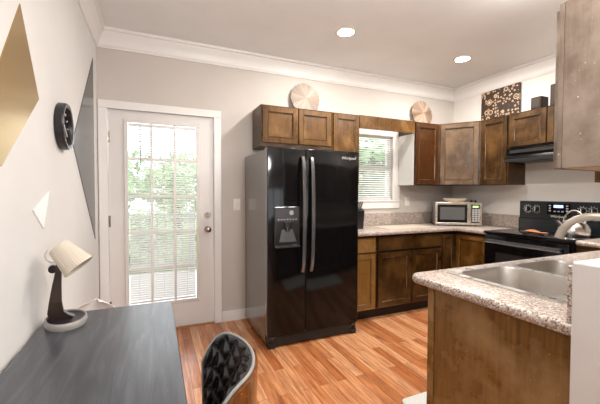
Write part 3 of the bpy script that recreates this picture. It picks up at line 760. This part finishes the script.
# things on the range
KSTEEL = plain('kettle_steel', (.86, .85, .83), .22, 1)
kt = empty('tea_kettle', (3.46, 1.735, .926), 'shiny steel tea kettle on the range behind the faucet', 'kettle')
mk = Matrix.Translation((3.46, 1.735, .926))
bm = new(); lathe(bm, [(0, 0), (.108, 0), (.120, .02), (.119, .065), (.098, .115), (.055, .142), (.02, .149), (0, .149)], 36, mk); link('pot', bm, KSTEEL, kt, True)
bm = new(); lathe(bm, [(0, .148), (.008, .149), (.009, .160), (.016, .166), (.014, .178), (0, .181)], 20, mk); link('lid_knob', bm, BLACKS, kt, True)
bm = new(); tube(bm, [Vector((3.46, 1.735+.086*math.cos(t), 1.030+.125*math.sin(t))) for t in [PI*k/14 for k in range(15)]], .007, 8); link('handle', bm, KSTEEL, kt, True)
bm = new(); tube(bm, [(3.37, 1.77, 1.0), (3.335, 1.785, 1.04), (3.315, 1.793, 1.065)], [.022, .016, .012], 12); link('spout', bm, KSTEEL, kt, True)
sp = empty('wooden_spoon_rest', (3.36, 2.02, .926), 'reddish brown wooden spoon rest lying on the black cooktop', 'spoon rest')
bm = new()
rings = []
for k in range(13):
    t = k/12; w = .018+.030*math.sin(min(1, t*1.5)*PI)**1 if t < .66 else .018
    hgt = .010+.022*math.sin(min(1, t/.7)*PI) if t < .7 else .010+(t-.7)*.02
    c = Vector((3.36+.02*t, 2.11-.20*t, .926+max(.006, hgt)*.5))
    rings.append([bm.verts.new(c+Vector((w*math.cos(a), 0, max(.006, hgt)*.5*math.sin(a)))) for a in [2*PI*j/12 for j in range(12)]])
for q, w in zip(rings, rings[1:]):
    for k in range(12): bm.faces.new((q[k], q[(k+1) % 12], w[(k+1) % 12], w[k]))
bm.faces.new(rings[0]); bm.faces.new(rings[-1])
link('dish', bm, wood('terracotta_wood', (.36, .13, .055), (.50, .20, .09), (.58, .28, .15), .6, .4, axis='y'), sp, True)

# ------------------------------------------------------------------ microwave (turned to face the room)
mw = empty('microwave_oven', (3.325, 2.865, CT), 'silver microwave oven with dark window standing in the counter corner', 'microwave', None, -math.radians(38))
def lk(name, bm, mat, par=mw, sm=False): return link(name, bm, mat, par, sm, world=False)
w2 = .258
bm = new(); box(bm, -w2, w2, .012, .285, .014, .282, .004); lk('case', bm, plain('case_grey', (.30, .29, .28), .35, .5))
bm = new(); ring(bm, -w2, w2, .014, .284, .026, -.006, .012, .003); box(bm, .098, .140, -.006, .012, .040, .258); lk('front_frame', bm, steel('champagne_steel', (.80, .74, .67), .3))
bm = new(); box(bm, -w2+.026, .098, -.002, .010, .040, .258); md = lk('door_window', bm, plain('microwave_glass', (.012, .012, .012), .06))
bm = new(); box(bm, -w2+.055, .07, -.0035, -.002, .075, .225); lk('mesh_screen', bm, plain('screen_grey', (.10, .10, .10), .2), md)
bm = new(); tube(bm, [(.119, .0, .05), (.119, -.030, .07), (.119, -.034, .15), (.119, -.030, .23), (.119, .0, .25)], .010, 10); lk('handle', bm, STEEL, mw, True)
bm = new(); box(bm, .140, w2-.026, -.003, .010, .040, .258); kp = lk('keypad', bm, BLACKS)
lk('display', boxm(.156, w2-.040, -.0045, -.003, .222, .245), emit('display_green', (.35, .62, .22), .6), kp)
bm = new()
for i in range(3):
    for j in range(6): box(bm, .150+i*.031, .150+i*.031+.026, -.0045, -.003, .056+j*.026, .056+j*.026+.020)
lk('key', bm, plain('key_grey', (.42, .40, .38), .4), kp)
for x in (-.22, .22):
    for y in (.04, .25): lk('foot', boxm(x-.015, x+.015, y-.015, y+.015, 0, .014), BLACKS)
ds = Vector((3.375, 2.965, CT+.283))
bm = new(); lathe(bm, [(0, 0), (.095, 0), (.10, .006), (.135, .040), (.138, .046), (.130, .046), (.094, .012), (0, .010)], 40, Matrix.Translation(ds)); tag(link('serving_dish', bm, plain('cream_ceramic', (.80, .70, .52), .3), None, True), 'shallow cream dish on top of the microwave', 'dish')
bm = new(); dv = Vector((3.535, 2.83, CT+.2825)); cyl(bm, dv, (0, 0, 1), .040, .018, 24, .038); cyl(bm, dv+Vector((0, 0, .018)), (0, 0, 1), .034, .012, 24, .030)
tag(link('small_tin', bm, BLACKS, None, True), 'small flat black tin on top of the microwave at its right', 'tin')

# ------------------------------------------------------------------ counter clutter
bm = new(); prism(bm, rrect(2.30, 2.93, 2.86, 3.17, .02, 4), lambda u, v, d: Vector((u, v, CT+d)), .008)
tag(link('cutting_board', bm, plain('pale_board', (.66, .55, .46), .35)), 'thin pale cutting board lying on the worktop below the window', 'cutting board')
kb = empty('knife_block', (2.05, 3.12, CT), 'black knife block on the worktop, half hidden behind the refrigerator', 'knife block')
bm = new(); prism(bm, [(3.04, CT), (3.20, CT), (3.20, CT+.10), (3.10, CT+.24), (3.02, CT+.20)], lambda u, v, d: Vector((1.99+d, u, v)), .10); link('block', bm, BLACKS, kb)
for k in range(3):
    bm = new(); x = 2.015+k*.025; tube(bm, [(x, 3.06, CT+.215), (x, 3.035, CT+.27), (x, 3.02, CT+.30)], .009, 8); link('handle', bm, plain('knife_handle_grey', (.25, .25, .25), .3), kb, True)

# ------------------------------------------------------------------ decor above the cabinets
def rosette(name, x, z, rad, mat, label, y=3.30, n=44):
    bm = new(); e0 = Vector((x, y, z)); tilt = Matrix.Rotation(math.radians(-8), 3, 'X')
    rows = []
    for j, (q, off) in enumerate(((.0, -.030), (.18, -.022), (.55, -.012), (.92, 0), (1.0, .004))):
        row = []
        for k in range(n*2):
            a = PI*k/n; rr = rad*q*(1+.03*math.cos(22*a)*q+.012*math.sin(5*a)*q); dd = off+(.010 if k % 2 else -.010)*q
            row.append(bm.verts.new(e0+tilt @ Vector((rr*math.cos(a), dd, rr*math.sin(a)))))
        rows.append(row)
    for p, q in zip(rows, rows[1:]):
        for k in range(2*n): bm.faces.new((p[k], p[(k+1) % (2*n)], q[(k+1) % (2*n)], q[k]))
    bmesh.ops.remove_doubles(bm, verts=bm.verts, dist=1e-5)
    o = link(name, bm, mat); sm = o.modifiers.new('thickness', 'SOLIDIFY'); sm.thickness = .004
    return tag(o, label, 'wall ornament')
def fan_mat(name, a, b):
    m, n, bb = nt(name); tc = coords(n, (1, 1, 1)); sx = N(n, 'ShaderNodeSeparateXYZ'); n.links.new(tc.outputs[0], sx.inputs[0])
    zz = N(n, 'ShaderNodeMath', operation='SUBTRACT'); zz.inputs[1].default_value = .17; n.links.new(sx.outputs[2], zz.inputs[0])
    at = N(n, 'ShaderNodeMath', operation='ARCTAN2'); n.links.new(zz.outputs[0], at.inputs[0]); n.links.new(sx.outputs[0], at.inputs[1])
    cb = N(n, 'ShaderNodeCombineXYZ'); n.links.new(at.outputs[0], cb.inputs[0]); f = noise(n, cb, 1.9, 3); c = ramp(n, f, [(.35, a), (.62, b)]); n.links.new(c.outputs[0], bb.inputs['Base Color']); bb.inputs['Roughness'].default_value = .7; return m
rosette('pleated_rosette', 1.505, UT+.178, .170, fan_mat('cream_raffia', (.50, .42, .36), (.66, .59, .53)), 'cream round pleated fan standing on the cabinet above the refrigerator')
rosette('pleated_rosette', 3.160, UT+.178, .165, fan_mat('tan_raffia', (.34, .22, .14), (.62, .50, .41)), 'tan round pleated fan standing on the cabinets beside the corner')
def floral():
    m, n, b = nt('floral_print'); p = coords(n, (1, 1, 1))
    cols = []
    def layer(scale, rings_):
        vo = N(n, 'ShaderNodeTexVoronoi'); vo.inputs['Scale'].default_value = scale; vo.inputs['Randomness'].default_value = .75
        n.links.new(p.outputs[0], vo.inputs['Vector']); r = ramp(n, vo.outputs['Distance'], rings_); r.color_ramp.interpolation = 'CONSTANT'; return r.outputs[0]
    a = layer(9.5, [(0, (.75, .62, .48)), (.08, (.06, .028, .013)), (.14, (.58, .45, .32)), (.22, (.06, .03, .015)), (.28, (.45, .31, .20)), (.36, (.035, .016, .008))])
    c = layer(30, [(0, (.50, .36, .24)), (.14, (.05, .024, .012)), (.20, (.52, .38, .26)), (.36, (.035, .016, .008))])
    f = layer(9.5, [(0, (0, 0, 0)), (.40, (1, 1, 1))])
    n.links.new(mixc(n, f, a, c), b.inputs['Base Color']); b.inputs['Roughness'].default_value = .6; return m
bm = new(); box(bm, R-.035, R-.012, 2.432, 2.905, UT+.001, 2.552)
tag(link('floral_canvas', bm, floral()), 'brown and cream floral canvas standing on the cabinets against the right wall', 'picture')
for nm, y0, y1, x0, x1, h, lb in (('wooden_box', 2.060, 2.163, 3.50, 3.62, .122, 'small dark brown box on the cabinet above the range hood'), ('wooden_box', 1.885, 1.995, 3.52, 3.66, .210, 'taller dark brown box on the cabinet right beside the hanging cabinet')):
    e = empty(nm, ((x0+x1)/2, (y0+y1)/2, UT+.001), lb, 'box')
    bm = new(); box(bm, x0, x1, y0, y1, UT+.001, UT+h, .008); link('case', bm, plain('espresso', (.018, .010, .007), .45, 0, .3), e)
    bm = new(); box(bm, x0-.003, x0, y0+.015, y1-.015, UT+.018, UT+h-.018, .001, 1); link('front_panel', bm, plain('grille_brown', (.042, .028, .021), .6, 0, .3), e)

# ------------------------------------------------------------------ desk and lamp
DXR, DY1, DZ = .073, 1.815, .750
dk = empty('desk', (-.19, .6, 0), 'dark blue grey woodgrain desk along the left wall in the foreground', 'desk')
bm = new(); box(bm, -.440, DXR, -.10, DY1, DZ-.028, DZ, .0025); link('desktop', bm, desk_mat(), dk)
for x, y in ((-.40, -.05), (.02, -.05), (-.40, 1.765), (.02, 1.765)):
    link('leg', boxm(x-.022, x+.022, y-.022, y+.022, 0, DZ-.028, bev=.003), BLACKS, dk)
link('apron', boxm(-.395, -.375, -.028, 1.743, DZ-.11, DZ-.028), BLACKS, dk)
lp = empty('desk_lamp', (-.352, 1.672, DZ), 'desk lamp with ribbed cream shade, dark arm and oval grey base', 'lamp', None, math.radians(11.7))
def ll(name, bm, mat, par=None, sm=True): return link(name, bm, mat, par or lp, sm, world=False)
bm = new(); rows = []
for rx, ry, z in ((.0, .0, .0), (.072, .100, 0), (.076, .105, .010), (.075, .103, .026), (.072, .099, .030), (.068, .094, .029), (.066, .092, .016), (0, 0, .014)):
    rows.append([bm.verts.new((0, 0, z))] if rx == 0 else [bm.verts.new((rx*math.cos(2*PI*k/40), ry*math.sin(2*PI*k/40), z)) for k in range(40)])
for q, w in zip(rows, rows[1:]):
    for k in range(40):
        j = (k+1) % 40
        if len(q) == 1: bm.faces.new((q[0], w[j], w[k]))
        elif len(w) == 1: bm.faces.new((q[k], q[j], w[0]))
        else: bm.faces.new((q[k], q[j], w[j], w[k]))
ll('base', bm, plain('warm_grey_plastic', (.33, .31, .29), .45))
bm = new(); rows = []
DRK = plain('plum_dark_plastic', (.018, .013, .018), .35, 0, .3)
lathe(bm, [(0, .0145), (.0645, .0145), (.0645, .0265), (.056, .0225), (0, .0215)], 36, Matrix.Diagonal((1, 1.4, 1, 1))); ll('tray', bm, DRK)
bm = new()
prof = [(-.082, .022, .060), (-.052, .070, .050), (-.045, .12, .042), (-.038, .18, .034), (-.028, .235, .026)]
rows = []
for cx, z, w in [(-.014, .0222, .088), (-.026, .036, .068), (-.036, .055, .056), (-.036, .10, .044), (-.031, .16, .034), (-.025, .215, .024), (-.021, .262, .020)]:
    rows.append([bm.verts.new((cx+sx*w/2, sy*.020-.0+.03*(1-min(1, z/.08)), z)) for sx, sy in ((-1, -1), (1, -1), (1, 1), (-1, 1))])
for q, w in zip(rows, rows[1:]):
    for k in range(4): bm.faces.new((q[k], q[(k+1) % 4], w[(k+1) % 4], w[k]))
bm.faces.new(rows[0]); bm.faces.new(rows[-1])
ll('arm', bm, plain('dark_umber_plastic', (.045, .028, .023), .3, 0, .4), sm=False)
ax = Vector((.60, -.28, -.75)).normalized()
c0 = Vector((-.024, .01, .330))
sm_ = Matrix.Translation(c0) @ ax.to_track_quat('Z', 'Y').to_matrix().to_4x4()
bm = new(); pr = [(.018, 0), (.038, .002), (.041, .006), (.0615, .118), (.0615, .121), (.0585, .121), (.038, .010), (.018, .006)]
rings = []
SG = 72
for r, z in pr:
    rings.append([bm.verts.new(sm_ @ Vector(((r+(.0011 if k % 2 else 0)*(1 if r > .040 else 0))*math.cos(2*PI*k/SG), (r+(.0011 if k % 2 else 0)*(1 if r > .040 else 0))*math.sin(2*PI*k/SG), z))) for k in range(SG)])
for q, w in zip(rings, rings[1:]+rings[:1]):
    for k in range(SG): bm.faces.new((q[k], q[(k+1) % SG], w[(k+1) % SG], w[k]))
sh = ll('lamp_shade', bm, plain('cream_ribbed_shade', (.62, .545, .455), .55), sm=False)
bm = new(); lathe(bm, [(0, .012), (.014, .012), (.016, .042), (.024, .066), (.026, .080), (.017, .097), (0, .102)], 20, sm_); ll('bulb', bm, plain('bulb_white', (.75, .70, .60), .3))
bm = new(); px = ax.cross(Vector((0, 1, 0))).normalized(); 
lpc = c0-px*.037+ax*.020
tube(bm, [lpc-px*.026*math.sin(t)-ax*.030*math.cos(t) for t in [PI*k/12 for k in range(13)]], .0035, 8); ll('tilt_loop', bm, plain('loop_cream', (.62, .58, .53), .4))
bm = new(); cyl(bm, c0+ax*.055+Vector((-.052, .0, -.052)), (0, 1, 0), .016, .03, 16); ll('joint', bm, DRK)

# ------------------------------------------------------------------ white chair beyond the desk
wc = empty('side_chair', (-.26, 2.15, 0), 'white chair with rounded back just showing beyond the end of the desk', 'chair')
bm = new(); NX, NZ = 17, 12; g1, g2 = [], []
for j in range(NZ):
    row1, row2 = [], []
    for i in range(NX):
        s = -1+2*i/(NX-1); t = 1-(1-j/(NZ-1))**2.2
        hw_ = .150*math.sqrt(max(0.015, 1-max(0, (t-.35)/.65)**2))
        x = -.300+s*hw_; zt = .44+t*.290
        y = 2.02+.05*t-.05*s*s
        row1.append(bm.verts.new((x, y, zt))); row2.append(bm.verts.new((x, y+.012, zt)))
    g1.append(row1); g2.append(row2)
for j in range(NZ-1):
    for i in range(NX-1):
        bm.faces.new((g1[j][i], g1[j][i+1], g1[j+1][i+1], g1[j+1][i])); bm.faces.new((g2[j][i], g2[j+1][i], g2[j+1][i+1], g2[j][i+1]))
    for i in (0, NX-1): bm.faces.new((g1[j][i], g1[j+1][i], g2[j+1][i], g2[j][i]))
for i in range(NX-1):
    for j in (0, NZ-1): bm.faces.new((g1[j][i], g1[j][i+1], g2[j][i+1], g2[j][i]))
SHELLW = plain('white_shell', (.82, .80, .78), .35)
link('backrest', bm, SHELLW, wc, True)
bm = new(); box(bm, -.440, -.150, 2.02, 2.36, .425, .45, .011, 3); link('seat', bm, SHELLW, wc, True)
for x, y in ((-.41, 2.06), (-.18, 2.06), (-.41, 2.32), (-.18, 2.32)):
    bm = new(); tube(bm, [(x, y, .426), (x+(.02 if x > -.2 else -.0), y, 0)], [.016, .011], 10); link('leg', bm, WHITE, wc, True)

# ------------------------------------------------------------------ quilted tub chair
qc = empty('tub_chair', (.10, .94, 0), 'black diamond quilted tub chair with grey piping pulled up to the desk', 'chair')
CX, CY = .143, .960
THN, THF, CROT = math.radians(102), math.radians(97), math.radians(-4)
def rim_z(s):      # s in -1..1 across the wrap
    return .835-.10*(max(0, abs(s)-.5)/.5)**2.5
def shell_pt(s, t, off=0.):
    a = s*(THF if s > 0 else THN); zt = rim_z(s); z = .45+(zt-.45)*t
    k = .70+.30*math.sin(t*PI/2)           # tapers towards the seat
    rx, ry = (.113+off)*k, (.178+off)*k
    x, y = rx*math.cos(a), ry*math.sin(a); c, q = math.cos(CROT), math.sin(CROT)
    return Vector((CX+x*c-y*q, CY+x*q+y*c, z))
NS, NT = 132, 60
def quilt(s, t):
    u = s*1.8*.17/.072; v = t*.39/.084
    a, b = (u+v), (u-v)
    fa, fb = abs((a % 1)-.5)*2, abs((b % 1)-.5)*2
    return 0.017*(1-max(fa, fb))
bm = new(); gi = [[bm.verts.new(shell_pt(-1+2*i/NS, j/NT, -quilt(-1+2*i/NS, j/NT)-.006)) for i in range(NS+1)] for j in range(NT+1)]
go = [[bm.verts.new(shell_pt(-1+2*i/NS, j/NT, .004)) for i in range(NS+1)] for j in range(NT+1)]
for g in (gi, go):
    for j in range(NT):
        for i in range(NS): bm.faces.new((g[j][i], g[j][i+1], g[j+1][i+1], g[j+1][i]))
for j in range(NT):
    for i in (0, NS): bm.faces.new((gi[j][i], gi[j+1][i], go[j+1][i], go[j][i]))
for i in range(NS):
    for j in (0, NT): bm.faces.new((gi[j][i], gi[j][i+1], go[j][i+1], go[j][i]))
link('quilted_backrest', bm, plain('black_leather', (.012, .012, .014), .27, 0, .8), qc, True)
bm = new(); a_ = [[bm.verts.new(shell_pt(-1+2*i/60, j/20, d)) for i in range(61) for j in [jj]] for d in (.0045, .016) for jj, j in [(0, 0)]] if False else None
go = [[bm.verts.new(shell_pt(-1+2*i/60, j/16*.985, .0045)) for i in range(61)] for j in range(17)]
g2 = [[bm.verts.new(shell_pt(-1+2*i/60, j/16*.985, .016)) for i in range(61)] for j in range(17)]
for g in (go, g2):
    for j in range(16):
        for i in range(60): bm.faces.new((g[j][i], g[j][i+1], g[j+1][i+1], g[j+1][i]))
for j in range(16):
    for i in (0, 60): bm.faces.new((go[j][i], go[j+1][i], g2[j+1][i], g2[j][i]))
for i in range(60):
    for j in (0, 16): bm.faces.new((go[j][i], go[j][i+1], g2[j][i+1], g2[j][i]))
link('outer_shell', bm, wood('walnut_gloss', (.07, .022, .005), (.24, .085, .022), (.33, .13, .04), .62, .14), qc, True)
bm = new(); pts = [shell_pt(-1, .05+.9*k/14, .004) for k in range(15)]+[shell_pt(-1+2*i/60, 1.0, .004) for i in range(61)]+[shell_pt(1, .95-.9*k/14, .004) for k in range(15)]
tube(bm, pts, .0044, 8); link('piping', bm, plain('grey_piping', (.28, .275, .27), .5), qc, True)
bm = new(); lathe(bm, [(0, .425), (.125, .425), (.14, .44), (.14, .47), (.125, .485), (0, .490)], 36, Matrix.Translation((CX-.02, CY, 0)) @ Matrix.Diagonal((1.0, 1.05, 1, 1))); link('seat', bm, plain('black_leather_seat', (.013, .013, .015), .4), qc, True)
for sx in (-1, 1):
    for sy in (-1, 1):
        bm = new(); tube(bm, [(CX-.02+sx*.11, CY+sy*.11, .43), (CX-.02+sx*.16, CY+sy*.16, 0)], [.017, .011], 10); link('leg', bm, BLACKS, qc, True)

# ------------------------------------------------------------------ mat by the sink
bm = new(); prism(bm, rrect(1.395, 2.35, 1.17, 1.615, .035, 5), lambda u, v, d: Vector((u, v, d)), .012)
def mat_mat():
    m, n, b = nt('woven_white_mat'); v = coords(n); f = noise(n, v, 160, 2); r = ramp(n, f, [(.3, (.60, .60, .58)), (.7, (.84, .83, .80))]); n.links.new(r.outputs[0], b.inputs['Base Color']); b.inputs['Roughness'].default_value = .85; bump(n, b, f, .5, .002); return m
tag(link('floor_mat', bm, mat_mat()), 'white floor mat on the wooden floor beside the sink cabinet', 'mat')
